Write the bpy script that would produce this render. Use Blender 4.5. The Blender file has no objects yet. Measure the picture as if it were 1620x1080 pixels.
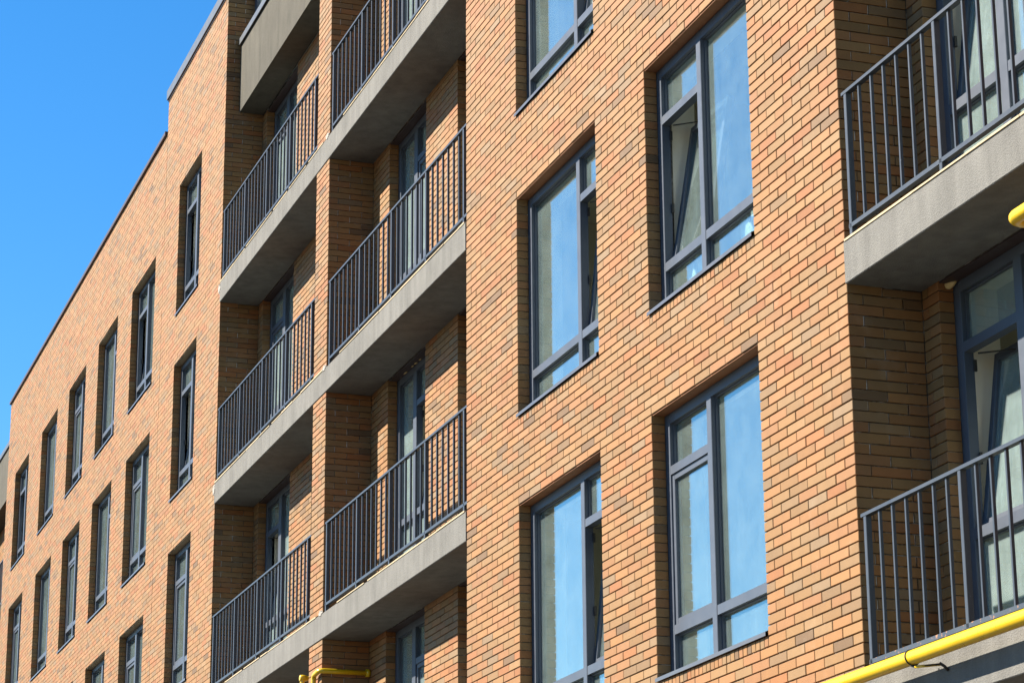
import bpy, bmesh, math, random
import numpy as np
from mathutils import Matrix, Vector

random.seed(7)
RNG = np.random.default_rng(11)
SC = bpy.context.scene
COL = SC.collection

# ------------------------------------------------------------------ camera
CAM_P = Vector((15.0872, -7.6092, -5.5070))
YAW, PITCH, ROLL, FPX = 1.239268, 0.295884, -0.006931, 4085.951
fw = Vector((-math.sin(YAW) * math.cos(PITCH), math.cos(YAW) * math.cos(PITCH), math.sin(PITCH)))
rt = Vector((math.cos(YAW), math.sin(YAW), 0))
up = rt.cross(fw)
r2 = rt * math.cos(ROLL) + up * math.sin(ROLL)
u2 = -rt * math.sin(ROLL) + up * math.cos(ROLL)
cd = bpy.data.cameras.new("camera")
cam = bpy.data.objects.new("camera", cd)
COL.objects.link(cam)
cam.matrix_world = Matrix(((r2.x, u2.x, -fw.x, CAM_P.x), (r2.y, u2.y, -fw.y, CAM_P.y),
                           (r2.z, u2.z, -fw.z, CAM_P.z), (0, 0, 0, 1)))
cd.sensor_fit = 'HORIZONTAL'
cd.sensor_width = 36.0
cd.lens = FPX * 36.0 / 1620.0
cd.clip_start = 0.5
cd.clip_end = 3000
SC.camera = cam

# ------------------------------------------------------------------ light
SUN_DIR = Vector((-0.53, -1.0, 0.93)).normalized()        # towards the sun
ELEV = math.asin(SUN_DIR.z)
AZ = math.atan2(SUN_DIR.x, SUN_DIR.y)
W = bpy.data.worlds.new("World")
SC.world = W
W.use_nodes = True
nt = W.node_tree
nt.nodes.clear()
sky = nt.nodes.new("ShaderNodeTexSky")
sky.sky_type = 'NISHITA'
sky.sun_disc = False
sky.sun_elevation = ELEV
sky.sun_rotation = AZ
sky.altitude = 0
sky.air_density = 1.0
sky.dust_density = 0.0
sky.ozone_density = 4.0
bg = nt.nodes.new("ShaderNodeBackground")
bg.inputs[1].default_value = 0.063
wo = nt.nodes.new("ShaderNodeOutputWorld")
hs = nt.nodes.new("ShaderNodeHueSaturation")
hs.inputs['Saturation'].default_value = 1.31
nt.links.new(sky.outputs[0], hs.inputs['Color'])
nt.links.new(hs.outputs[0], bg.inputs[0])
nt.links.new(bg.outputs[0], wo.inputs[0])
sl = bpy.data.lights.new("sun", 'SUN')
sl.energy = 5.0
sl.angle = math.radians(0.53)
sl.color = (1.0, 0.93, 0.82)
sun = bpy.data.objects.new("sun", sl)
COL.objects.link(sun)
sun.rotation_euler = SUN_DIR.to_track_quat('Z', 'Y').to_euler()
sun.location = (0, -20, 30)
SC.view_settings.view_transform = 'Standard'
SC.view_settings.look = 'None'
SC.view_settings.exposure = 1.8
SC.view_settings.gamma = 1.0
SC.view_settings.use_curve_mapping = False
SC.render.engine = 'CYCLES'
SC.cycles.max_bounces = 8
SC.cycles.transparent_max_bounces = 16
SC.cycles.use_denoising = True


# ------------------------------------------------------------------ materials
def new_mat(name):
    m = bpy.data.materials.new(name)
    m.use_nodes = True
    n = m.node_tree
    n.nodes.clear()
    return m, n.nodes, n.links


def node(N, t, **kw):
    x = N.new(t)
    for k, v in kw.items():
        setattr(x, k, v)
    return x


def setin(n, **kw):
    for k, v in kw.items():
        n.inputs[k.replace('_', ' ')].default_value = v


def ramp(N, stops, interp='LINEAR'):
    r = N.new("ShaderNodeValToRGB")
    r.color_ramp.interpolation = interp
    e = r.color_ramp.elements
    while len(e) < len(stops):
        e.new(0.5)
    for k, (p, c) in enumerate(stops):
        e[k].position = p
        e[k].color = (*c, 1)
    return r


def mathn(N, L, op, a, b=None, clamp=False):
    n = N.new("ShaderNodeMath")
    n.operation = op
    n.use_clamp = clamp
    for i, v in enumerate((a, b)):
        if v is None:
            continue
        if isinstance(v, (int, float)):
            n.inputs[i].default_value = v
        else:
            L.new(v, n.inputs[i])
    return n.outputs[0]


def mix_col(N, L, fac, a, b, bt='MIX'):
    n = N.new("ShaderNodeMix")
    n.data_type = 'RGBA'
    n.blend_type = bt
    for sock, v in ((n.inputs[0], fac), (n.inputs[6], a), (n.inputs[7], b)):
        if isinstance(v, (int, float)):
            sock.default_value = v
        elif isinstance(v, tuple):
            sock.default_value = (*v, 1)
        else:
            L.new(v, sock)
    return n.outputs[2]


def noise(N, L, vec, scale, detail=4, rough=0.6):
    n = N.new("ShaderNodeTexNoise")
    n.inputs['Scale'].default_value = scale
    n.inputs['Detail'].default_value = detail
    n.inputs['Roughness'].default_value = rough
    L.new(vec, n.inputs['Vector'])
    return n.outputs[0]


def principled(N, L):
    b = N.new("ShaderNodeBsdfPrincipled")
    o = N.new("ShaderNodeOutputMaterial")
    L.new(b.outputs[0], o.inputs[0])
    return b


def bump(N, L, h, strength, dist, target):
    b = N.new("ShaderNodeBump")
    b.inputs['Strength'].default_value = strength
    b.inputs['Distance'].default_value = dist
    L.new(h, b.inputs['Height'])
    L.new(b.outputs[0], target)


def mat_brick():
    m, N, L = new_mat("fired_brick")
    p = principled(N, L)
    at = node(N, "ShaderNodeAttribute", attribute_name="tint")
    oi = N.new("ShaderNodeObjectInfo")
    sep = N.new("ShaderNodeSeparateColor")
    L.new(oi.outputs['Color'], sep.inputs[0])
    t = mathn(N, L, 'ADD', at.outputs['Fac'], sep.outputs[0])
    geo = N.new("ShaderNodeNewGeometry")
    cr = ramp(N, [(0.000, (0.195, 0.092, 0.028)), (0.100, (0.208, 0.096, 0.029)), (0.240, (0.195, 0.099, 0.032)), (0.360, (0.211, 0.095, 0.032)), (0.460, (0.187, 0.100, 0.035)), (0.560, (0.203, 0.079, 0.022)), (0.630, (0.207, 0.095, 0.032)), (0.730, (0.175, 0.093, 0.031)), (0.820, (0.184, 0.104, 0.041)), (0.880, (0.154, 0.088, 0.036)), (0.940, (0.162, 0.100, 0.047)), (0.970, (0.117, 0.065, 0.027))], 'CONSTANT')
    L.new(t, cr.inputs[0])
    # brightness wobble of single bricks and kiln clouding inside one brick
    fr = mathn(N, L, 'FRACT', mathn(N, L, 'MULTIPLY', t, 37.7))
    g1 = noise(N, L, geo.outputs['Position'], 9, 3)
    g2 = noise(N, L, geo.outputs['Position'], 260, 4, 0.7)
    v = mathn(N, L, 'ADD', mathn(N, L, 'MULTIPLY', fr, .22), mathn(N, L, 'ADD', mathn(N, L, 'MULTIPLY', g1, .28), mathn(N, L, 'MULTIPLY', g2, .22)))
    v = mathn(N, L, 'ADD', v, .66)
    c = mix_col(N, L, 1.0, cr.outputs[0], v, 'MULTIPLY')
    # lime bloom in patches
    g3 = noise(N, L, geo.outputs['Position'], 2.3, 6, .65)
    bl = N.new("ShaderNodeMapRange")
    bl.inputs['From Min'].default_value = .60
    bl.inputs['From Max'].default_value = .80
    bl.inputs['To Max'].default_value = .22
    L.new(g3, bl.inputs[0])
    c = mix_col(N, L, bl.outputs[0], c, (.34, .28, .21))
    L.new(c, p.inputs['Base Color'])
    p.inputs['Roughness'].default_value = .72
    p.inputs['Specular IOR Level'].default_value = .35
    h = mathn(N, L, 'ADD', mathn(N, L, 'MULTIPLY', g2, .5), noise(N, L, geo.outputs['Position'], 60, 3))
    bump(N, L, h, .35, .003, p.inputs['Normal'])
    return m


def mat_noise(name, c1, c2, scale=30, rough=.85, bstr=.3, bdist=.004, big=None, spec=.3, bscale=None, metal=0.0):
    m, N, L = new_mat(name)
    p = principled(N, L)
    geo = N.new("ShaderNodeNewGeometry")
    f = noise(N, L, geo.outputs['Position'], scale, 5, .65)
    mr = N.new("ShaderNodeMapRange")
    mr.inputs['From Min'].default_value = .3
    mr.inputs['From Max'].default_value = .7
    L.new(f, mr.inputs[0])
    c = mix_col(N, L, mr.outputs[0], c1, c2)
    if big:
        g = noise(N, L, geo.outputs['Position'], big, 5, .6)
        gg = mathn(N, L, 'ADD', mathn(N, L, 'MULTIPLY', g, .7), .65)
        c = mix_col(N, L, 1.0, c, gg, 'MULTIPLY')
    L.new(c, p.inputs['Base Color'])
    p.inputs['Roughness'].default_value = rough
    p.inputs['Specular IOR Level'].default_value = spec
    p.inputs['Metallic'].default_value = metal
    if bstr:
        h = noise(N, L, geo.outputs['Position'], bscale or scale, 4, .6)
        bump(N, L, h, bstr, bdist, p.inputs['Normal'])
    return m


def mat_plaster(name, col):
    m, N, L = new_mat(name)
    p = principled(N, L)
    geo = N.new("ShaderNodeNewGeometry")
    pos = geo.outputs['Position']
    f = noise(N, L, pos, 150, 3, .7)
    v = N.new("ShaderNodeTexVoronoi")
    v.inputs['Scale'].default_value = 95
    L.new(pos, v.inputs['Vector'])
    g = noise(N, L, pos, 1.7, 6, .65)
    mp = N.new("ShaderNodeMapping")
    mp.inputs['Scale'].default_value = (7, 7, .8)
    L.new(pos, mp.inputs[0])
    s = noise(N, L, mp.outputs[0], 1.0, 5, .6)       # faint vertical runs
    k = mathn(N, L, 'ADD', mathn(N, L, 'MULTIPLY', g, .70), mathn(N, L, 'ADD', mathn(N, L, 'MULTIPLY', s, .75), mathn(N, L, 'MULTIPLY', f, .55)))
    k = mathn(N, L, 'ADD', k, .0)
    c = mix_col(N, L, 1.0, col, k, 'MULTIPLY')
    L.new(c, p.inputs['Base Color'])
    p.inputs['Roughness'].default_value = .92
    p.inputs['Specular IOR Level'].default_value = .15
    h = mathn(N, L, 'ADD', f, mathn(N, L, 'MULTIPLY', v.outputs[0], .8))
    bump(N, L, h, .55, .007, p.inputs['Normal'])
    return m


def mat_mortar(name="mortar", dark=(.10, .08, .06), light=(.46, .43, .39), lo=.50, hi=.66):
    m, N, L = new_mat(name)
    p = principled(N, L)
    geo = N.new("ShaderNodeNewGeometry")
    f = noise(N, L, geo.outputs['Position'], 5.5, 5, .7)
    mr = N.new("ShaderNodeMapRange")
    mr.inputs['From Min'].default_value = lo
    mr.inputs['From Max'].default_value = hi
    L.new(f, mr.inputs[0])
    c = mix_col(N, L, mr.outputs[0], dark, light)
    L.new(c, p.inputs['Base Color'])
    p.inputs['Roughness'].default_value = .95
    return m


def mat_glass(name, dust=.10, streak=1.0):
    m, N, L = new_mat(name)
    o = N.new("ShaderNodeOutputMaterial")
    geo = N.new("ShaderNodeNewGeometry")
    dp = N.new("ShaderNodeVectorMath")
    dp.operation = 'DOT_PRODUCT'
    L.new(geo.outputs['Normal'], dp.inputs[0])
    L.new(geo.outputs['Incoming'], dp.inputs[1])
    c = mathn(N, L, 'ABSOLUTE', dp.outputs['Value'])
    r = mathn(N, L, 'POWER', mathn(N, L, 'SUBTRACT', 1.0, c, True), 5)
    r = mathn(N, L, 'ADD', mathn(N, L, 'MULTIPLY', r, .88), .12)
    r = mathn(N, L, 'DIVIDE', mathn(N, L, 'MULTIPLY', r, 2.0), mathn(N, L, 'ADD', r, 1.0))   # one sheet of a sealed unit
    tr = N.new("ShaderNodeBsdfTransparent")
    tr.inputs[0].default_value = (.80, .88, .87, 1)
    gl = N.new("ShaderNodeBsdfGlossy")
    gl.inputs['Roughness'].default_value = .012
    gl.inputs['Color'].default_value = (.93, 1, .95, 1)
    big = noise(N, L, geo.outputs['Position'], 1.6, 2, .4)
    bump(N, L, big, .06, .02, gl.inputs['Normal'])
    mx = N.new("ShaderNodeMixShader")
    L.new(r, mx.inputs[0])
    L.new(tr.outputs[0], mx.inputs[1])
    L.new(gl.outputs[0], mx.inputs[2])
    # dust and dried rain runs on the outside
    mp = N.new("ShaderNodeMapping")
    mp.inputs['Scale'].default_value = (38, 38, 1.3)
    L.new(geo.outputs['Position'], mp.inputs[0])
    s = noise(N, L, mp.outputs[0], 1.0, 4, .6)
    s2 = noise(N, L, geo.outputs['Position'], 4.0, 5, .7)
    d = mathn(N, L, 'MULTIPLY', mathn(N, L, 'ADD', mathn(N, L, 'MULTIPLY', s, streak), s2), dust)
    df = N.new("ShaderNodeBsdfDiffuse")
    df.inputs[0].default_value = (.56, .68, .66, 1)
    m2 = N.new("ShaderNodeMixShader")
    L.new(d, m2.inputs[0])
    L.new(mx.outputs[0], m2.inputs[1])
    L.new(df.outputs[0], m2.inputs[2])
    L.new(m2.outputs[0], o.inputs[0])
    return m


def mat_paint(name, col, rough=.4, spec=.5, wear=None, metal=0.0):
    m, N, L = new_mat(name)
    p = principled(N, L)
    geo = N.new("ShaderNodeNewGeometry")
    g = noise(N, L, geo.outputs['Position'], 7, 5, .65)
    k = mathn(N, L, 'ADD', mathn(N, L, 'MULTIPLY', g, .35), .82)
    c = mix_col(N, L, 1.0, col, k, 'MULTIPLY')
    if wear:
        w = noise(N, L, geo.outputs['Position'], 26, 5, .7)
        mr = N.new("ShaderNodeMapRange")
        mr.inputs['From Min'].default_value = wear[0]
        mr.inputs['From Max'].default_value = wear[0] + .05
        mr.inputs['To Max'].default_value = .85
        L.new(w, mr.inputs[0])
        c = mix_col(N, L, mr.outputs[0], c, wear[1])
    L.new(c, p.inputs['Base Color'])
    L.new(mathn(N, L, 'ADD', mathn(N, L, 'MULTIPLY', g, .2), rough - .1), p.inputs['Roughness'])
    p.inputs['Specular IOR Level'].default_value = spec
    p.inputs['Metallic'].default_value = metal
    bump(N, L, noise(N, L, geo.outputs['Position'], 120, 2), .05, .001, p.inputs['Normal'])
    return m


M = dict(
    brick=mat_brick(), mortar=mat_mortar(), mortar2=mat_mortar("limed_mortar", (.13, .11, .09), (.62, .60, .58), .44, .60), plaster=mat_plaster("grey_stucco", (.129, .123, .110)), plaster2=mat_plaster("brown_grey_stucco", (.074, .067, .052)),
    glass=mat_glass("window_glass", .08, .35), film=mat_glass("filmed_glass", .17, .6),
    frame=mat_paint("grey_blue_frame", (.058, .067, .084), .46, .3),
    rail=mat_paint("rail_paint", (.038, .045, .055), .46, .3, (.70, (.45, .43, .40))),
    railrust=mat_paint("rail_paint_worn", (.040, .047, .056), .46, .35, (.60, (.36, .17, .07))),
    sill=mat_paint("sill_metal", (.075, .075, .08), .38, .5),
    lintel=mat_noise("lintel_brown", (.16, .068, .028), (.21, .092, .04), 9, .8, .1),
    lintel2=mat_noise("lintel_olive", (.17, .125, .075), (.21, .155, .095), 9, .8, .1),
    coping=mat_paint("coping_metal", (.070, .074, .078), .45, .5),
    darkcap=mat_paint("dark_coping", (.045, .03, .028), .5, .4),
    yellow=mat_paint("gas_pipe_yellow", (.52, .33, .004), .30, .55),
    black=mat_paint("black_iron", (.03, .025, .02), .6, .3),
    strip=mat_noise("tan_edge_strip", (.30, .235, .14), (.40, .325, .21), 24, .9, .5, .006),
    foam=mat_noise("mounting_foam", (.50, .38, .16), (.62, .48, .24), 40, .9, .8, .01),
    room=mat_noise("room_plaster", (.40, .37, .30), (.45, .42, .35), 3, .9, .1),
    reveal=mat_noise("inner_reveal", (.86, .76, .60), (.88, .80, .66), 5, .9, .1),
    smear=mat_noise('lime_smear', (.20, .175, .145), (.34, .31, .27), 22, .95, .5, .004),
    bag=mat_noise("white_plastic", (.80, .80, .80), (.85, .85, .84), 20, .45, .5, .01),
    ground=mat_noise("pavement", (.040, .038, .036), (.06, .057, .053), 1.2, .95, .3, .02, .2),
    roof=mat_noise("roof_felt", (.10, .10, .10), (.14, .14, .14), 3, .95, .2),
    base=mat_noise("plinth_render", (.22, .21, .19), (.27, .25, .23), 20, .9, .4, .006, 1.0),
)


# ------------------------------------------------------------------ mesh helpers
def link(name, mesh, parent=None, loc=None, label=None, kind=None):
    o = bpy.data.objects.new(name, mesh)
    COL.objects.link(o)
    if parent is not None:
        o.parent = parent
    if loc is not None:
        o.location = loc
    if label:
        o['label'] = label
    if kind:
        o['kind'] = kind
    return o


def thing(name, loc, label, cat, group=None):
    o = bpy.data.objects.new(name, None)
    o.empty_display_size = .3
    COL.objects.link(o)
    o.location = loc
    o['label'] = label
    o['category'] = cat
    if group:
        o['group'] = group
    return o


class MB:
    """collects boxes, bars and tubes; build() makes one mesh"""
    def __init__(s):
        s.v, s.f, s.sm = [], [], []

    def box(s, x0, x1, y0, y1, z0, z1, skip=(), flip=False):
        b = len(s.v)
        s.v += [(x0, y0, z0), (x1, y0, z0), (x1, y1, z0), (x0, y1, z0), (x0, y0, z1), (x1, y0, z1), (x1, y1, z1), (x0, y1, z1)]
        fs = dict(b=(0, 3, 2, 1), t=(4, 5, 6, 7), f=(0, 1, 5, 4), k=(2, 3, 7, 6), l=(3, 0, 4, 7), r=(1, 2, 6, 5))
        for k, q in fs.items():
            if k in skip:
                continue
            q = tuple(b + i for i in q)
            s.f.append(q[::-1] if flip else q)
            s.sm.append(False)
        return s

    def bbox(s, x0, x1, y0, y1, z0, z1, c=.003):
        """box with chamfered long edges facing -y"""
        b = len(s.v)
        prof = [(y0, x0 + c), (y0, x1 - c), (y0 + c, x1), (y1, x1), (y1, x0), (y0 + c, x0)]
        n = len(prof)
        for z in (z0, z1):
            s.v += [(x, y, z) for (y, x) in prof]
        for i in range(n):
            j = (i + 1) % n
            s.f.append((b + i, b + j, b + n + j, b + n + i))
            s.sm.append(False)
        s.f.append(tuple(b + i for i in range(n))[::-1])
        s.f.append(tuple(b + n + i for i in range(n)))
        s.sm += [False, False]
        return s

    def prism(s, prof, x0, x1):
        """(y,z) outline, counter-clockwise seen from +x, extruded along x"""
        b, n = len(s.v), len(prof)
        for x in (x0, x1):
            s.v += [(x, y, z) for (y, z) in prof]
        for i in range(n):
            j = (i + 1) % n
            s.f.append((b + i, b + n + i, b + n + j, b + j)[::-1])
            s.sm.append(False)
        s.f.append(tuple(b + i for i in range(n))[::-1])
        s.f.append(tuple(b + n + i for i in range(n)))
        s.sm += [False, False]
        return s

    def tube(s, pts, r, seg=16, caps=True, bulge=None):
        pts = [Vector(p) for p in pts]
        b = len(s.v)
        n0 = None
        for i, p in enumerate(pts):
            d = (pts[min(i + 1, len(pts) - 1)] - pts[max(i - 1, 0)]).normalized()
            if n0 is None:
                n0 = d.orthogonal().normalized()
            n0 = (n0 - d * n0.dot(d)).normalized()
            bn = d.cross(n0)
            rr = r if not bulge else r * bulge[i]
            for k in range(seg):
                a = 2 * math.pi * k / seg
                s.v.append(tuple(p + n0 * (rr * math.cos(a)) + bn * (rr * math.sin(a))))
        for i in range(len(pts) - 1):
            for k in range(seg):
                k2 = (k + 1) % seg
                s.f.append((b + i * seg + k, b + i * seg + k2, b + (i + 1) * seg + k2, b + (i + 1) * seg + k))
                s.sm.append(True)
        if caps:
            s.f.append(tuple(b + k for k in range(seg))[::-1])
            e = b + (len(pts) - 1) * seg
            s.f.append(tuple(e + k for k in range(seg)))
            s.sm += [False, False]
        return s

    def mesh(s, name, mat):
        m = bpy.data.meshes.new(name)
        m.from_pydata(s.v, [], s.f)
        m.polygons.foreach_set("use_smooth", s.sm)
        m.materials.append(mat)
        m.update()
        return m

    def build(s, name, mat, parent=None, loc=None, label=None, kind=None):
        return link(name, s.mesh(name, mat), parent, loc, label, kind)


def fillet(pts, r, n=7):
    """rounds the inner corners of a polyline"""
    pts = [Vector(p) for p in pts]
    out = [pts[0]]
    for i in range(1, len(pts) - 1):
        a = (pts[i - 1] - pts[i]).normalized()
        b = (pts[i + 1] - pts[i]).normalized()
        p0, p2 = pts[i] + a * r, pts[i] + b * r
        for k in range(n + 1):
            t = k / n
            out.append(p0 * (1 - t) ** 2 + pts[i] * (2 * t * (1 - t)) + p2 * t ** 2)
    out.append(pts[-1])
    return out


# ------------------------------------------------------------------ bricks
CH = 0.075          # course height
JT = 0.0085          # joint
BD = 0.115          # brick depth


class Bricks:
    """all the bricks of one building; the ones that show largest become objects of their own"""
    def __init__(s):
        s.items = []          # axis, sign, plane, u0,u1,v0,v1, depth, chamfer, single-able

    def add(s, axis, sign, plane, u0, u1, v0, v1, depth=BD, ch=True, pick=False):
        if u1 - u0 < .012 or v1 - v0 < .012:
            return
        s.items.append((axis, sign, plane, u0, u1, v0, v1, depth, ch, pick))

    def mesh(s, items, name):
        V, F, T, off = [], [], [], 0
        rnd = RNG.random((len(items), 8))
        Q9 = np.array([(0, 1, 2, 3), (4, 5, 1, 0), (5, 6, 2, 1), (6, 7, 3, 2), (7, 4, 0, 3),
                       (8, 9, 5, 4), (9, 10, 6, 5), (10, 11, 7, 6), (11, 8, 4, 7)])
        Q5 = np.array([(0, 1, 2, 3), (4, 5, 1, 0), (5, 6, 2, 1), (6, 7, 3, 2), (7, 4, 0, 3)])
        for it, r in zip(items, rnd):
            axis, sg, pl, u0, u1, v0, v1, dep, ch, _ = it
            j = .0016
            u0, u1 = u0 + (r[0] - .5) * j, u1 + (r[1] - .5) * j
            v0, v1 = v0 + (r[2] - .5) * j * .7, v1 + (r[3] - .5) * j * .7
            tl = (r[4] - .5) * .003
            tp = (r[5] - .5) * .003
            n0 = (r[6] - .5) * .003
            rings = []
            if ch:
                c = .0035
                for (ins, dn) in ((c, 0), (0, c), (0, dep)):
                    rings.append([(u0 + ins, v0 + ins, dn), (u1 - ins, v0 + ins, dn), (u1 - ins, v1 - ins, dn), (u0 + ins, v1 - ins, dn)])
                q = Q9
            else:
                for dn in (0, dep):
                    rings.append([(u0, v0, dn), (u1, v0, dn), (u1, v1, dn), (u0, v1, dn)])
                q = Q5
            pts = []
            uc, vc = (u0 + u1) / 2, (v0 + v1) / 2
            for ring in rings:
                for (u, v, dn) in ring:
                    d = dn
                    if dn < .01:
                        d = dn + n0 + tl * (u - uc) / max(u1 - u0, .01) + tp * (v - vc) / .066
                    if axis == 'y':          # face looks along sign*y
                        pts.append((u, pl - sg * d, v))
                    else:
                        pts.append((pl - sg * d, u, v))
            V += pts
            qq = q + off
            if (axis == 'y' and sg > 0) or (axis == 'x' and sg < 0):
                qq = qq[:, ::-1]
            F.append(qq)
            T += [float(r[7])] * len(pts)
            off += len(pts)
        F = np.concatenate(F)
        m = bpy.data.meshes.new(name)
        m.vertices.add(len(V))
        m.vertices.foreach_set("co", np.array(V, dtype=np.float32).ravel())
        m.loops.add(F.size)
        m.loops.foreach_set("vertex_index", F.astype(np.int32).ravel())
        m.polygons.add(len(F))
        m.polygons.foreach_set("loop_start", np.arange(0, F.size, 4, dtype=np.int32))
        m.polygons.foreach_set("loop_total", np.full(len(F), 4, dtype=np.int32))
        a = m.attributes.new("tint", 'FLOAT', 'POINT')
        a.data.foreach_set("value", np.array(T, dtype=np.float32))
        m.materials.append(M['brick'])
        m.polygons.foreach_set('use_smooth', [False] * len(F))
        m.update(calc_edges=True)
        m.validate()
        return m


def project(p):
    q = Vector(p) - CAM_P
    z = q.dot(fw)
    return 810 + FPX * q.dot(r2) / z, 540 - FPX * q.dot(u2) / z, z


def free_intervals(a, b, cuts):
    iv = [(a, b)]
    for (c, d) in cuts:
        nx = []
        for (x, y) in iv:
            if d <= x or c >= y:
                nx.append((x, y))
            else:
                if c > x:
                    nx.append((x, c))
                if d < y:
                    nx.append((d, y))
        iv = nx
    return iv


def lay_wall(bk, axis, sign, plane, u0, u1, z0, z1, openings=(), joints=None, ch=True, pick=False,
             start=None, soldier=(), depth=BD, anchor=None, corner=(False, False)):
    """running bond. openings: (ua,ub,za,zb); joints(parity)->sorted joint coordinates; start(parity)->u0 of the course"""
    k0, k1 = math.floor(z0 / CH + 1e-6), math.ceil(z1 / CH - 1e-6)
    for k in range(k0, k1):
        va, vb = max(k * CH, z0), min((k + 1) * CH, z1)
        if vb - va < .015:
            continue
        par = k % 2
        a = start(par) if start else u0
        if joints:
            js = joints(par)
        else:
            an = u1 if anchor is None else anchor
            n = int((an - a) / .3) + 3
            js = sorted(an - (i + .5 * par) * .3 for i in range(-2, n))
            m = int(abs(u1 - an) / .3) + 2
            js += [an + (i - .5 * par) * .3 for i in range(1, m + 1)]
            js = sorted(set(round(q, 5) for q in js))
        cuts, parts = [], []
        for i_, (ua, ub, za, zb) in enumerate(list(openings) + list(soldier)):
            if za < vb - 1e-4 and zb > va + 1e-4:
                if i_ >= len(openings):
                    cuts.append((ua, ub))
                elif za <= va + .02 and zb >= vb - .02:
                    cuts.append((ua, ub))
                elif za > va:                       # opening starts inside this course (head of a soldier row, slab top)
                    parts.append((ua, ub, va, za))
                    cuts.append((ua, ub))
                else:
                    parts.append((ua, ub, zb, vb))
                    cuts.append((ua, ub))
        parts = [(max(x, a), min(y, u1), c, d) for (x, y, c, d) in parts]
        segs = [(x, y, va, vb) for (x, y) in free_intervals(a, u1, cuts)] + [(x, y, c, d) for (x, y, c, d) in parts]
        for (x, y, c, d) in segs:
            inner = [q for q in js if x + .06 < q < y - .06]
            ed = [x] + inner + [y]
            for i in range(len(ed) - 1):
                p = ed[i] + (JT / 2 if i else 0)
                q = ed[i + 1] - (JT / 2 if i < len(ed) - 2 else 0)
                # corner headers run back into the return wall
                dp = depth
                if par == 1 and ((corner[1] and q > u1 - .001) or (corner[0] and p < u0 + .001)):
                    dp = BD + .15
                bk.add(axis, sign, plane, p, q, c + JT / 2, d - JT / 2, dp, ch, pick)
    for (ua, ub, za, zb) in soldier:               # row of upright headers under a sill
        n = round((ub - ua) / .0757)
        for i in range(n):
            w = (ub - ua) / n
            bk.add(axis, sign, plane, ua + i * w + JT / 2, ua + (i + 1) * w - JT / 2, za + JT / 2, zb - JT / 2, depth, ch, False)


def mortar_wall(mb, axis, sign, plane, u0, u1, z0, z1, openings=(), front=.014, back=.25, inset=.012):
    xs = {u0 + inset, u1 - inset}
    zs = {z0, z1}
    ops = [(a - inset, b + inset, c, d) for (a, b, c, d) in openings]
    for (a, b, c, d) in ops:
        for q in (a, b):
            if u0 + inset < q < u1 - inset:
                xs.add(q)
        for q in (c, d):
            if z0 < q < z1:
                zs.add(q)
    xs, zs = sorted(xs), sorted(zs)
    for i in range(len(xs) - 1):
        run = None
        for j in range(len(zs) - 1):
            cx, cz = (xs[i] + xs[i + 1]) / 2, (zs[j] + zs[j + 1]) / 2
            solid = not any(a < cx < b and c < cz < d for (a, b, c, d) in ops)
            if solid:
                run = (run[0], zs[j + 1]) if run else (zs[j], zs[j + 1])
            if run and (not solid or j == len(zs) - 2):
                p0, p1 = plane - sign * front, plane - sign * back
                lo, hi = min(p0, p1), max(p0, p1)
                if axis == 'y':
                    mb.box(xs[i], xs[i + 1], lo, hi, run[0], run[1])
                else:
                    mb.box(lo, hi, xs[i], xs[i + 1], run[0], run[1])
                run = None


# ------------------------------------------------------------------ windows
MESH = {}


def cached(key, fn):
    if key not in MESH:
        MESH[key] = fn()
    return MESH[key]


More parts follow.
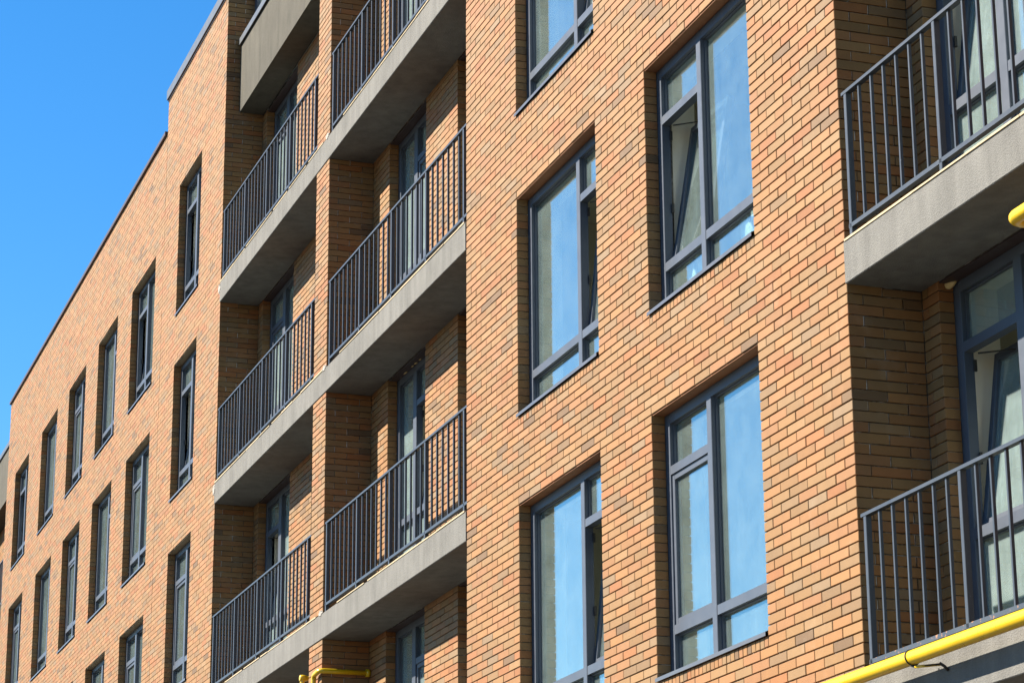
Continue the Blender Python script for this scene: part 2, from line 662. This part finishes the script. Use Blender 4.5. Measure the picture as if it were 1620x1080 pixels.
def make_window(parent, x, z, w, h, kind, tilt=False, yf=.12, y0=0.0, mull=None, sill=True, lintel='lintel', name='window',
                film=False, foam=False, bottom=True, room_pad=.45, room_h=2.8):
    """x,z = upper left corner of the opening on the facade; kind 'L'/'R' = side of the narrow leaf"""
    key = (round(w, 3), round(h, 3), kind, tilt, round(yf, 3), mull, film, name)
    fr = M['frame']
    ma, mb_ = mull
    T1, T2, B1, B2 = -.44, -.51, -1.725, -1.80
    L0, L1 = (0.085, ma) if kind == 'L' else (mb_, w - .085)     # the narrow leaf
    P0, P1 = (mb_, w - .085) if kind == 'L' else (.085, ma)      # the big light
    zb = -h
    d = .075
    gp = .055
    glm = M['film'] if film else M['glass']

    def frame():
        b = MB()
        b.bbox(-.03, .085, 0, d, zb + .0, 0)
        b.bbox(w - .085, w + .03, 0, d, zb + .0, 0)
        b.box(.085, w - .085, .002, d, -.085, .02)
        b.box(.085, w - .085, .002, d, zb, zb + .085)
        return b.mesh('window_frame', fr)
    lab = None
    if tilt:
        lab = "window with its narrow sash tilted open" if name == 'window' else "balcony door with its narrow sash tilted open"
    o = link(name, cached(key + ('f',), frame), parent, (x, y0 + yf, z), lab)

    def part(nm, k, fn, loc=(0, 0, 0), rot=None):
        p = link(nm, cached(key + (k,), fn), o, loc)
        if rot:
            p.rotation_euler = rot
        return p
    part('mullion', 'm', lambda: MB().bbox(ma, mb_, -.004, d, zb + .085, -.085, .004).mesh('mullion', fr))
    part('transom', 't1', lambda: MB().box(L0, L1, .001, d, T2, T1).mesh('transom', fr))
    part('transom', 't2', lambda: MB().box(L0, L1, .001, d, B2, B1).mesh('transom', fr))
    part('transom', 't3', lambda: MB().box(P0, P1, .001, d, B2, B1).mesh('transom', fr))

    def pane(a, b, c, e, nm='pane', k=None, dy=gp):
        part(nm, k, lambda: MB().box(a - .006, b + .006, dy, dy + .006, c - .006, e + .006).mesh('pane', glm))

    def beads():
        b = MB()
        t, y_ = .012, gp - .022
        for (a, c, lo, hi) in ((P0, P1, B1, -.085), (P0, P1, zb + .085, B2), (L0, L1, T1, -.085), (L0, L1, zb + .085, B2)):
            b.box(a, a + t, y_, gp, lo, hi)
            b.box(c - t, c, y_, gp, lo, hi)
            b.box(a + t, c - t, y_ + .001, gp, lo, lo + t)
            b.box(a + t, c - t, y_ + .001, gp, hi - t, hi)
        return b.mesh('glazing_bead', fr)
    part('glazing_bead', 'bd', beads)
    pane(P0, P1, B1, -.085, k='p1')
    pane(P0, P1, zb + .085, B2, k='p2')
    pane(L0, L1, T1, -.085, k='p3')
    pane(L0, L1, zb + .085, B2, k='p4')
    # opening sash between the transoms
    s0, s1, q0, q1 = L0 - .008, L1 + .008, B1 - .008, T2 + .008
    hh = q1 - q0

    def sash():
        b = MB()
        t = .055
        b.bbox(s0, s0 + t, 0, .06, 0, hh)
        b.bbox(s1 - t, s1, 0, .06, 0, hh)
        b.box(s0 + t, s1 - t, .001, .06, 0, t)
        b.box(s0 + t, s1 - t, .001, .06, hh - t, hh)
        return b.mesh('sash', fr)

    def sash_pane():
        return MB().box(s0 + .05, s1 - .05, .026, .032, .05, hh - .05).mesh('sash_pane', glm)
    if tilt:
        rot = (-math.radians(tilt), 0, 0)
        part('sash', 's', sash, (0, .062, q0 + .012), rot)
        part('sash_pane', 'sp', sash_pane, (0, .062, q0 + .012), rot)

        def stay():
            b = MB()
            ys = .062 + math.sin(math.radians(tilt)) * hh
            b.tube([(s0 + .08, .07, q1 - .03), (s0 + .30, ys - .01, q1 - .05)], .006, 6)
            b.box(s0 + .012, s0 + .03, .066, .085, q1 - .14, q1 - .06)
            b.box(s0 + .012, s0 + .03, .066, .085, q0 + .45, q0 + .53)
            return b.mesh('stay_arm', M['black'])
        part('stay_arm', 'st', stay)
    else:
        part('sash', 's', sash, (0, .014, q0))
        part('sash_pane', 'sp', sash_pane, (0, .014, q0))
    if sill:
        def fs():
            zz = zb
            f0 = zz + .012
            prof = [(-yf - .022, f0 - .015), (-yf - .019, f0 - .017), (-yf - .019, f0 + .010), (.0, zz + .082), (0, zz + .089), (-yf - .022, f0 + .014)]
            b = MB().prism(prof[::-1], .003, w - .003)
            return b.mesh('sill', M['sill'])
        part('sill', 'sl', fs)
    if lintel:
        part('lintel', 'li' + lintel, lambda: MB().box(.002, w - .002, -yf + .012, -.002, -.007, .004).mesh('lintel', M[lintel]))
    if foam:
        def fo():
            b = MB()
            rr = random.Random(5)
            n = 22
            pts = [(-.02 + (w + .02) * i / n, -.012 - .01 * rr.random(), .0 + .012 * rr.random()) for i in range(n + 1)]
            b.tube(pts, .013, 8, True, [.4 + 1.1 * rr.random() for _ in pts])
            return b.mesh('foam_bead', M['foam'])
        part('foam_bead', 'fo', fo)

    # the dark seal and what lies behind the glass: plastered reveal and an empty room
    def room():
        b = MB()
        a, c = -.012, w + .012
        zt, zq = -.006, zb
        y1, y2, y3 = d, .34, 3.4
        b.box(a, c, y1, y2, zq, zt, ('f', 'k'), True)
        return b.mesh('inner_reveal', M['reveal'])

    def room2():
        b = MB()
        zq = min(zb, -room_h) - .02
        y2, y3 = .34, 3.4
        b.box(-room_pad, w + room_pad, y2, y3, zq, .0, ('f',), True)
        for (a, c, lo, hi) in ((-room_pad, -.012, zq, 0), (w + .012, w + room_pad, zq, 0), (-.012, w + .012, zq, zb)):
            i = len(b.v)
            b.v += [(a, y2, lo), (c, y2, lo), (c, y2, hi), (a, y2, hi)]
            b.f.append((i, i + 3, i + 2, i + 1)[::-1])
            b.sm.append(False)
        return b.mesh('room', M['room'])
    part('inner_reveal', 'rm', room)
    part('room', ('rm2', room_pad, room_h), room2)
    return o


# ------------------------------------------------------------------ ground
g = MB()
g.box(-1500, 1500, -1500, 1500, -7.6, -7.2)
g.build('ground', M['ground'], kind='structure')

# ------------------------------------------------------------------ near building
TOP = 10.83
XB = dict(Wl=-8.416, Al=-6.86, Ar=-4.735, Bl=-3.575, Br=-1.475)
PL, PR = -14.51, -13.91
TL, TR = -24.42, -20.01
ZB = -2.167
LD = .57                                        # loggia depth
near = thing('apartment_building', (-8, 4, -7.2), "large orange brick apartment building with concrete balconies and tall windows", 'building')
near_inv = Matrix.Translation(-near.location)


def np_(o):
    """keeps world coordinates for a part of a building"""
    o.matrix_parent_inverse = o.parent.matrix_world.inverted() if False else Matrix.Translation(-o.parent.location)
    return o


bk = Bricks()
KN = [(0, 0.0), (5, XB['Br']), (12, XB['Bl']), (16, XB['Ar']), (23, XB['Al']), (28, XB['Wl'])]


def main_joints(par):
    out = []
    for i in range(0, 30):
        m = i + .5 * par
        if m > 28:
            break
        for (m0, x0), (m1, x1) in zip(KN[:-1], KN[1:]):
            if m0 <= m <= m1:
                out.append(x0 + (x1 - x0) * (m - m0) / (m1 - m0))
                break
    return sorted(set(round(q, 5) for q in out))


ROWS = [-1, 0, 1, 2, 3]
ops, sold = [], []
for (a, b) in ((XB['Al'], XB['Ar']), (XB['Bl'], XB['Br'])):
    for k in ROWS:
        zt, zb = 3.0 * k, 3.0 * k + ZB
        ops.append((a, b, zb, zt))
        sold.append((a, b, 3.0 * k - 2.25, zb + .001))
BASE = -6.0
lay_wall(bk, 'y', -1, 0, XB['Wl'], 0, BASE, TOP, ops, main_joints, True, True, None, sold, corner=(True, True))
mw = MB()
mortar_wall(mw, 'y', -1, 0, XB['Wl'], -.24, BASE, TOP, ops)
# right return of the main wall (faces +x) and its left return (faces -x)


def ret_start(par):
    return BD + JT if par == 0 else BD + JT + .15


def slab_cuts(y0, y1, ks):
    return [(y0 - 1, y1 + 1, 3.0 * k - .012, 3.0 * k + .287) for k in ks]


KS = [-2, -1, 0, 1, 2, 3]
lay_wall(bk, 'x', 1, 0, BD + JT, LD, BASE, TOP, slab_cuts(0, LD, KS), None, True, False, ret_start, anchor=BD + JT)
for xp in (0.0, PR, TR):                         # shaded returns: upright joints filled nearly flush, bed joints raked
    mr_ = MB()
    mortar_wall(mr_, 'x', 1, xp, .02, LD + .1, BASE, TOP, (), .016)
    rw = np_(mr_.build('return_wall', M['mortar'], near))
    jm = MB()
    for k in range(math.floor(BASE / CH), math.ceil(TOP / CH) - 1):
        y_ = BD + JT * .6 + (.15 if k % 2 else 0)
        while y_ < LD:
            jm.box(xp - .03, xp - .0035 - .003 * random.random(), y_ - JT - .001, y_ + .001, k * CH + JT / 2 + .001, (k + 1) * CH - JT / 2 - .001)
            y_ += .3
    link('joint_mortar', jm.mesh('joint_mortar', M['mortar2']), rw, kind='stuff')
lay_wall(bk, 'x', -1, XB['Wl'], BD + JT, LD, BASE, TOP, slab_cuts(0, LD, KS), None, False, False, ret_start, anchor=BD + JT)
mortar_wall(mw, 'x', -1, XB['Wl'], .02, LD + .1, BASE, TOP)
np_(mw.build('wall', M['mortar'], near))
main_wall = [o for o in near.children if o.name.startswith('wall')][0]

# pier between the two balcony stacks
pw = MB()
lay_wall(bk, 'y', -1, 0, PL, PR, -3, TOP, slab_cuts(PL, PR, KS), corner=(True, True))
lay_wall(bk, 'x', 1, PR, BD + JT, LD, -3, TOP, slab_cuts(0, LD, KS), None, True, False, ret_start, anchor=BD + JT)
lay_wall(bk, 'x', -1, PL, BD + JT, LD, -3, TOP, slab_cuts(0, LD, KS), None, False, False, ret_start, anchor=BD + JT)
pw.box(PL + .02, PR - .255, .02, LD + .1, BASE, TOP)
np_(pw.build('pier', M['mortar'], near))

# balcony back walls
BACK = dict(
    middle=(PR, XB['Wl'], [(-13.205, -11.69, 'R', (.66, .79)), (-10.49, -8.98, 'L', (.72, .85))]),
    left=(TR, PL, [(-19.745, -17.925, 'L', (.75, .90)), (-16.75, -14.93, 'R', (.92, 1.07))]),
    right=(0.0, 5.5, [(.235, 2.075, 'L', (.80, .905)), (3.3, 5.14, 'R', (.935, 1.04))]),
)
lw = MB()
for nm, (a, b, wins) in BACK.items():
    o2 = []
    for k in (-1, 0, 1, 2, 3):
        for (wa, wb, kd, ml) in wins:
            o2.append((wa, wb, 3.0 * k - 2.72, 3.0 * k - .012 if k < 3 or nm == 'right' else 8.935))
    top = 8.95 if nm == 'left' else TOP
    lay_wall(bk, 'y', -1, LD, a + .004, b - .004, BASE, top, o2 + slab_cuts(a, b, KS)[0:0], None, True, False, anchor=o2[0][0])
    mortar_wall(lw, 'y', -1, LD, a - .2, b + .2, BASE, top, o2)
np_(lw.build('balcony_wall', M['mortar'], near))

# tall part left of the balconies
tw = MB()
CZT, CZB = 5.942, 3.746
tops = [(-23.27, -21.60, CZB + 3 * k, CZT + 3 * k) for k in (1, 0, -1, -2)]
lay_wall(bk, 'y', -1, 0, TL + .006, TR, -3, TOP, tops, None, False, corner=(False, True))
mortar_wall(tw, 'y', -1, 0, TL + .006, TR - .24, BASE, TOP, tops)
lay_wall(bk, 'x', 1, TR, BD + JT, LD, -3, TOP, [(-1, 2, 3.0 * k - .012, 3.0 * k + .287) for k in (-1, 0, 1, 2)], None, True, False, ret_start, anchor=BD + JT)
np_(tw.build('tall_wall', M['mortar'], near))

# end pier beyond the right balconies
ew = MB()
lay_wall(bk, 'y', -1, 0, 5.5, 7.9, BASE, TOP, (), None, False)
lay_wall(bk, 'x', -1, 5.5, BD + JT, LD, BASE, TOP, (), None, False)
ew.box(5.52, 7.88, .02, .7, BASE, TOP)
np_(ew.build('end_wall', M['mortar'], near))

# single bricks: the 300 that show largest
score = []
for i, it in enumerate(bk.items):
    axis, sg, pl, u0, u1, v0, v1, dep, ch, pick = it
    if not pick or abs((v1 - v0) - (CH - JT)) > .003:
        continue
    q = [project((u, pl, v)) for (u, v) in ((u0, v0), (u1, v0), (u1, v1), (u0, v1))]
    cx, cy = sum(p[0] for p in q) / 4, sum(p[1] for p in q) / 4
    if not (0 < cx < 1620 and 0 < cy < 1080):
        continue
    ar = abs(sum(q[j][0] * q[(j + 1) % 4][1] - q[(j + 1) % 4][0] * q[j][1] for j in range(4))) / 2
    score.append((ar, i))
score.sort(reverse=True)
single = [i for (_, i) in score[:300]]
ss = set(single)
rest = [it for i, it in enumerate(bk.items) if i not in ss]
np_(link('brickwork', bk.mesh(rest, 'brickwork'), near, kind='stuff')).color = (0, 0, 0, 1)


def brick_mesh(L):
    H, c = CH - JT, .0035
    ring = lambda i, y: [(-L / 2 + i, y, -H / 2 + i), (L / 2 - i, y, -H / 2 + i), (L / 2 - i, y, H / 2 - i), (-L / 2 + i, y, H / 2 - i)]
    v = ring(c, 0) + ring(0, c) + ring(0, BD)
    f = [(0, 1, 2, 3), (4, 5, 1, 0), (5, 6, 2, 1), (6, 7, 3, 2), (7, 4, 0, 3), (8, 9, 5, 4), (9, 10, 6, 5), (10, 11, 7, 6), (11, 8, 4, 7), (11, 10, 9, 8)]
    m = bpy.data.meshes.new('brick')
    m.from_pydata(v, [], f)
    m.materials.append(M['brick'])
    return m


FULL, HALF = brick_mesh(.288), brick_mesh(.142)
for i in single:
    axis, sg, pl, u0, u1, v0, v1, dep, ch, pick = bk.items[i]
    w = u1 - u0
    me, base = (FULL, .288) if w > .21 else (HALF, .142)
    o = link('brick', me, main_wall)
    o.location = ((u0 + u1) / 2, pl + (random.random() - .5) * .003, (v0 + v1) / 2 + (random.random() - .5) * .001)
    o.scale = (w / base, 1, 1)
    o.rotation_euler = ((random.random() - .5) * .03, (random.random() - .5) * .006, (random.random() - .5) * .012)
    o.color = (random.random(), 0, 0, 1)

# balcony slabs
def slab(x0, x1, z, rough=0):
    m = MB()
    n = max(2, int((x1 - x0) / .35))
    rr = random.Random(int(abs(z * 100)) + int(abs(x0) * 10))
    for i in range(n):                            # slightly uneven lower arris, one welded run
        pass
    m.prism([(LD - .002, z - .012), (LD - .002, z + .285), (-.010, z + .285), (-.010, z - .006), (-.004, z - .012)], x0, x1)
    s = np_(m.build('balcony_slab', M['plaster'], near))
    x = x0 + .02
    while x < x1 - .05:
        l = min(.25 + rr.random() * .9, x1 - .02 - x)
        t = .010 + rr.random() * .008
        if not (PL - .02 < x < PR and PL < x + l):
            MB().box(x, x + l - .004, -.014 - rr.random() * .006, .02, z + .286, z + .286 + t).build('edge_strip', M['strip'], s)
        x += l
        if rr.random() < .25:
            x += .05 + rr.random() * .12
    if x0 < -15:
        smear(s, TR - .03, z + .20, .07, .08, 3 + int(z))
        smear(s, PR - .06, z + .30, .08, .04, 9 + int(z))
    return s


def smear(parent, x, z, w, h, seed):
    rr = random.Random(seed)
    n = 22
    v, f = [], []
    for y in (-.0195, -.004):
        for i in range(n):
            a = 2 * math.pi * i / n
            k = .55 + .45 * rr.random() if y < -.01 else 1.0
            v.append((x + w * k * math.cos(a), y + (.003 * rr.random() if y < -.01 else 0), z + h * k * math.sin(a)))
    f.append(tuple(range(n))[::-1])
    for i in range(n):
        j = (i + 1) % n
        f.append((i, j, n + j, n + i))
    me = bpy.data.meshes.new('mortar_smear')
    me.from_pydata(v, [], f)
    me.materials.append(M['smear'])
    link('mortar_smear', me, parent)


for k in (-1, 0, 1, 2):
    slab(TR + .004, XB['Wl'] - .004, 3.0 * k)
for k in (-1, 0, 1, 2, 3):
    slab(.004, 5.496, 3.0 * k)

# closed parapets of the top terrace
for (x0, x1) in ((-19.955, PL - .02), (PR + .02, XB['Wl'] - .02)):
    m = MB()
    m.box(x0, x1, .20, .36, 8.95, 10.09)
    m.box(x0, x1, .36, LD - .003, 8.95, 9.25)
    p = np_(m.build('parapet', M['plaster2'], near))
    c = MB()
    c.box(x0 - .01, x1, .165, .395, 10.092, 10.115)
    c.box(x0 - .01, x1, .165, .180, 10.015, 10.092)
    c.build('coping', M['coping'], p)
    jf = MB().box(TR + .003, x0 - .004, .215, .24, 8.97, 10.0) if x0 < -15 else None
    if jf:
        jf.build('joint_foam', M['frame'], p)
# terrace glazing
tg = MB()
tg.box(-19.98, -19.80, .40, .5, 9.26, 11.9)
tg.box(-19.80, -14.55, .40, .5, 10.45, 10.52)
tg.box(-19.0, -18.93, .40, .5, 9.26, 11.9)
tg.box(-19.80, -14.55, .40, .5, 11.8, 11.9)
t = np_(tg.build('terrace_window', M['frame'], near))
MB().box(-19.80, -14.55, .44, .446, 9.26, 11.8).build('pane', M['glass'], t)
MB().box(-19.98, -14.52, .9, 1.0, 9.26, 12).build('terrace_room_wall', M['room'], t)

# copings and roof
c = MB()
c.box(TL - .03, TR + .03, -.035, .5, TOP + .03, TOP + .19)
np_(c.build('coping', M['coping'], near))
c = MB()
c.box(TL - .012, TR + .012, -.012, .5, TOP, TOP + .03)
np_(c.build('coping_bed', M['darkcap'], near))
c = MB()
c.box(XB['Wl'] - .03, .03, -.035, .5, TOP + .002, TOP + .20)
c.box(PL - .02, PR + .02, -.03, .5, TOP + .002, TOP + .20)
c.box(5.47, 7.93, -.03, .7, TOP + .002, TOP + .20)
np_(c.build('coping', M['coping'], near))
c = MB()
c.box(TL + .05, 7.85, .8, 14, 10.2, 10.5)
np_(c.build('roof', M['roof'], near))
c = MB()
c.box(TL + .02, 7.88, 13.9, 14.2, -7.2, 10.9)
c.box(7.6, 7.88, .72, 13.9, -7.2, 10.8)
c.box(TL + .02, TL + .25, .3, 13.9, -7.2, 10.75)
np_(c.build('rear_wall', M['base'], near))
c = MB()
c.box(TL + .02, 7.9, -.03, .9, -7.2, BASE)
np_(c.build('plinth', M['base'], near))

# windows of the main wall
for k in ROWS:
    tl = {3: 0, 2: 6.5, 1: 5.8, 0: 6.0, -1: 0}[k]
    np_(make_window(near, XB['Al'], 3.0 * k, XB['Ar'] - XB['Al'], -ZB, 'R', tl, mull=(1.324, 1.412)))
    tl = {3: 0, 2: 0, 1: 9.5, 0: 0, -1: 0}[k]
    np_(make_window(near, XB['Bl'], 3.0 * k, XB['Br'] - XB['Bl'], -ZB, 'L', tl, mull=(.848, .936)))
for k, (xa, xb, za, zt) in zip((1, 0, -1, -2), tops):
    np_(make_window(near, xa, zt, xb - xa, zt - za, 'L', {1: 9.0, 0: 8.0}.get(k, 0), mull=(.80, .90), lintel='lintel2'))
for nm, (a, b, wins) in BACK.items():
    for k in (-1, 0, 1, 2, 3):
        for j, (wa, wb, kd, ml) in enumerate(wins):
            zt = 3.0 * k - .014 if k < 3 or nm == 'right' else 8.933
            tilt = {('middle', 1, 0): 7, ('left', 1, 0): 7, ('right', 0, 0): 8.2, ('right', 1, 0): 8, ('left', 0, 0): 0, ('middle', 3, 0): 0}.get((nm, k, j), 0)
            np_(make_window(near, wa, zt, wb - wa, zt - 3.0 * k + 2.714, kd, tilt, y0=LD, mull=ml, sill=False, lintel='darkcap',
                            name='balcony_door', film=True, foam=(nm, k, j) in (('middle', 1, 0),), room_pad=.3))

# ------------------------------------------------------------------ far wing
wing = thing('apartment_building', (-33, 4, -7.2), "lower brick wing with dark roof edge and rows of windows left of the tall part", 'building')
WL, WR = -41.87, TL - .010
WT = 10.25
DZT, DZB = 5.343, 3.162
COLS = [(-27.134, -25.082, 'L'), (-30.372, -28.457, 'R'), (-33.589, -31.683, 'L'), (-36.93, -34.954, 'R'), (-40.622, -38.657, 'L')]
wo_, ws_ = [], []
for (a, b, kd) in COLS:
    for k in (1, 0, -1, -2):
        wo_.append((a, b, DZB + 3 * k, DZT + 3 * k))
wb_ = Bricks()
lay_wall(wb_, 'y', -1, 0, WL, WR, -3, WT, wo_, None, False)
mm = MB()
mortar_wall(mm, 'y', -1, 0, WL, WR, -7.2, WT, wo_)
np_(mm.build('wall', M['mortar'], wing))
np_(link('brickwork', wb_.mesh(wb_.items, 'brickwork'), wing, kind='stuff')).color = (0, 0, 0, 1)
c = MB()
c.box(WL - .03, WR - .03, -.04, .5, WT + .002, WT + .065)
np_(c.build('coping', M['darkcap'], wing))
c = MB()
c.box(WL + .05, WR - .03, .3, 14, 9.4, 9.6)
np_(c.build('roof', M['roof'], wing))
c = MB()
c.box(WL + .02, WR - .02, 13.9, 14.2, -7.2, 10.0)
c.box(WL + .02, WL + .25, .3, 13.9, -7.2, 10.0)
np_(c.build('rear_wall', M['base'], wing))
WT_TILT = {(0, 0): 0, (0, 1): 6, (2, 1): 0, (4, 1): 8}
for ci, (a, b, kd) in enumerate(COLS):
    w = b - a
    ml = (.80, .90) if kd == 'L' else (w - .92, w - .82)
    for k in (1, 0, -1, -2):
        np_(make_window(wing, a, DZT + 3 * k, w, DZT - DZB, kd, WT_TILT.get((ci, k), 0), mull=ml, lintel='lintel2'))

# ------------------------------------------------------------------ third section, beyond the wing
third = thing('apartment_building', (-44, 4, -7.2), "grey plastered balcony stack of another section, at the far end past the brick wing", 'building')
tb = Bricks()
m3 = MB()
lay_wall(tb, 'y', -1, LD, -47.2, WL - .02, -1, 9.5, (), None, False)
m3.box(-47.2, WL - .02, LD + .02, LD + .3, -7.2, 9.5)
m3.box(-47.9, -47.2, .02, LD + .3, -7.2, 9.9)
m3.box(WL - .4, WL - .02, LD + .35, 14, -7.2, 9.5)
m3.box(-47.9, WL - .02, 13.8, 14.1, -7.2, 9.5)
np_(m3.build('wall', M['mortar'], third))
np_(link('brickwork', tb.mesh(tb.items, 'brickwork'), third, kind='stuff')).color = (0, 0, 0, 1)
p = np_(MB().box(-47.2, WL - .03, .2, LD - .003, 8.40, 9.64).build('parapet', M['plaster2'], third))
MB().box(-47.2, WL - .03, .165, LD, 9.642, 9.75).build('coping', M['coping'], p)
for z in (5.34, 2.34):
    np_(MB().box(-47.2, WL - .03, -.01, LD - .003, z - .012, z + .285).build('balcony_slab', M['plaster'], third))


fb = MB()
fb.tube([(.14, LD + .03, -.045), (.17, LD + .06, -.03), (.22, LD + .08, -.03), (.27, LD + .09, -.025), (.31, LD + .10, -.02)], .03, 10, True, [.4, .9, 1.1, .8, .3])
np_(fb.build('foam_blob', M['foam'], near))


# ------------------------------------------------------------------ railings
def railing(x0, x1, z, label, n_span=7, pitch=.1885, worn=False):
    """z = top of the slab; x0,x1 = inside faces of the walls"""
    L = x1 - x0
    t = thing('balcony_railing', ((x0 + x1) / 2, .03, z), label, 'railing', 'balcony railings')
    ox = x0 - (x0 + x1) / 2
    rm = M['railrust'] if worn else M['rail']
    key = round(L, 3)

    def mk(nm, fn, loc):
        return link(nm, fn, t, loc)
    mk('handrail', cached(('hr', key), lambda: MB().box(ox + .035, ox + L - .01, -.024, .021, 1.067, 1.090).mesh('handrail', M['rail'])), (0, 0, 0))
    mk('bottom_rail', cached(('br', key, worn), lambda: MB().box(ox + .06, ox + L - .02, -.021, .021, .085, .115).mesh('bottom_rail', rm)), (0, 0, 0))
    post = cached('post', lambda: MB().bbox(-.019, .019, -.021, .02, .003, 1.066, .003).mesh('post', M['rail']))
    bal = cached('bal', lambda: MB().bbox(-.0098, .0098, -.0105, .0105, .113, 1.066, .002).mesh('baluster', M['rail']))
    x, i = .085, 0
    while x < L - .05:
        if i % n_span == 0:
            mk('post', post, (ox + x, 0, 0))
        else:
            b = mk('baluster', bal, (ox + x + random.uniform(-.004, .004), 0, 0))
            b.rotation_euler = (0, random.uniform(-.002, .002), random.uniform(-.03, .03))
        x += pitch
        i += 1
    if (i - 1) % n_span:
        mk('post', post, (ox + L - .05, 0, 0))
    return t


WLX = XB['Wl']
railing(PR, WLX, 6.285, "grey bar railing on the highest balcony of the middle stack, cut by the top edge")
railing(PR, WLX, 3.285, "grey bar railing halfway up the middle stack of balconies")
railing(PR, WLX, .285, "grey bar railing on the lowest balcony of the middle stack, above the thin yellow pipe")
railing(TR, PL, 6.285, "grey bar railing just below the closed grey plaster parapet", pitch=.186)
railing(TR, PL, 3.285, "grey bar railing halfway up the balcony stack beside the tall brick wall", pitch=.186)
railing(TR, PL, .285, "grey bar railing at the bottom of the balcony stack beside the tall brick wall", pitch=.186)
railing(0, 5.5, .285, "grey bar railing on the upper balcony right of the big window wall", pitch=.185)
railing(0, 5.5, -2.715, "worn grey bar railing with rust on its bottom rail, right behind the thick yellow pipe", pitch=.185, worn=True)
railing(-47.2, WL - .03, 5.625, "small distant railing at the far end past the brick wing", pitch=.19)

# ------------------------------------------------------------------ gas pipes
PY, PZ = -.16, -2.748
gp_ = thing('gas_pipe', (2, PY, PZ), "thick yellow gas pipe running along the slab edge in the lower right corner", 'pipe', 'yellow gas pipes')
MB().tube([(-10.3, 0, 0), (-2.45, 0, 0), (-2.44, 0, 0), (.0, 0, 0), (3.5, 0, 0)], .046, 28, True, [1, 1, 1, 1, 1]).build('pipe', M['yellow'], gp_)
wl_ = MB()
for x in (-2.30, 1.9):
    wl_.tube([(x - .02, 0, 0), (x - .008, 0, 0), (x + .008, 0, 0), (x + .02, 0, 0)], .0462, 28, False, [1, 1.03, 1.03, 1])
wl_.build('weld_seam', M['yellow'], gp_)
for i, bx in enumerate((-1.03, 1.6, -3.6, -6.2, -8.8)):
    r = MB()
    n = 20
    ring = [(bx - .01 * math.sin(a), .050 * math.cos(a), .050 * math.sin(a)) for a in [2 * math.pi * q / n for q in range(n + 1)]]
    r.tube(ring, .0045, 6, False)
    r.tube([(bx + .0, -.012, -.050), (bx + .03, .0, -.062), (bx + .16, .10, -.062)], .006, 8)
    b = r.build('pipe_clip', M['black'], gp_)
    MB().tube([(bx + .03, .0, -.062), (bx + .16, .11, -.062)], .009, 8).build('clip_rod', M['yellow'], b)
    MB().tube([(bx + .16, .10, -.055), (bx + .175, .125, -.075), (bx + .178, .148, -.10)], .010, 8).build('clip_hook', M['black'], b)
gp2 = thing('gas_pipe', (2.5, PY, -.41), "short yellow pipe end with a rounded elbow, on the right edge under the upper balcony", 'pipe', 'yellow gas pipes')
MB().tube(fillet([(2.9, 0, 0), (0, 0, 0), (.0, .73, 0)], .07), .044, 24).build('pipe', M['yellow'], gp2)
gp3 = thing('gas_pipe', (-14.09, -.05, -3), "thin yellow pipe bending round the brick pier below the lowest middle balcony", 'pipe', 'yellow gas pipes')
MB().tube(fillet([(0, 0, -3), (0, 0, 2.585), (.245, 0, 2.605), (.245, .60, 2.605)], .06), .030, 20).build('pipe', M['yellow'], gp3)
fl = MB()
fl.tube([(.245, .565, 2.605), (.245, .61, 2.605)], .046, 20)
fl.build('wall_flange', M['yellow'], gp3)
gp4 = thing('gas_pipe', (-14.62, -.05, -3), "short yellow pipe stub with a capped elbow, left of the pipe around the pier", 'pipe', 'yellow gas pipes')
MB().tube(fillet([(0, 0, -3), (0, 0, 2.64), (.0, .30, 2.64)], .05), .028, 20).build('pipe', M['yellow'], gp4)
MB().tube([(0, -.035, 2.64), (0, -.03, 2.64), (0, .0, 2.64), (0, .05, 2.64), (0, .055, 2.64)], .04, 18, True, [.6, .95, 1.05, .95, .7]).build('elbow_cap', M['yellow'], gp4)


# ------------------------------------------------------------------ bags behind the glass
def bag(loc, s, label, seed):
    bm = bmesh.new()
    bmesh.ops.create_icosphere(bm, subdivisions=4, radius=1)
    rr = random.Random(seed)
    ph = [(rr.uniform(2, 6), rr.uniform(2, 6), rr.uniform(2, 6), rr.uniform(0, 6), rr.uniform(.04, .13)) for _ in range(9)]
    for v in bm.verts:
        c = v.co.copy()
        k = 1 + sum(a[4] * math.sin(a[0] * c.x + a[1] * c.y + a[2] * c.z + a[3]) for a in ph)
        zz = max(c.z, -.7)
        v.co = Vector((c.x * s[0] * k * (1 - .35 * max(0, c.z)), c.y * s[1] * k * (1 - .35 * max(0, c.z)), (zz + .7) * s[2] * k))
    me = bpy.data.meshes.new('plastic_bag')
    bm.to_mesh(me)
    bm.free()
    for p in me.polygons:
        p.use_smooth = True
    me.materials.append(M['bag'])
    o = link('plastic_bag', me, None, loc, label)
    o['category'] = 'bag'
    o['group'] = 'white bags on the window sill'


bag((-2.10, .29, .93), (.19, .08, .19), "crumpled white bag in the lower right corner of the upper right window", 3)
bag((-3.17, .29, .93), (.11, .08, .18), "small white bag behind the narrow lower pane of the upper right window", 8)
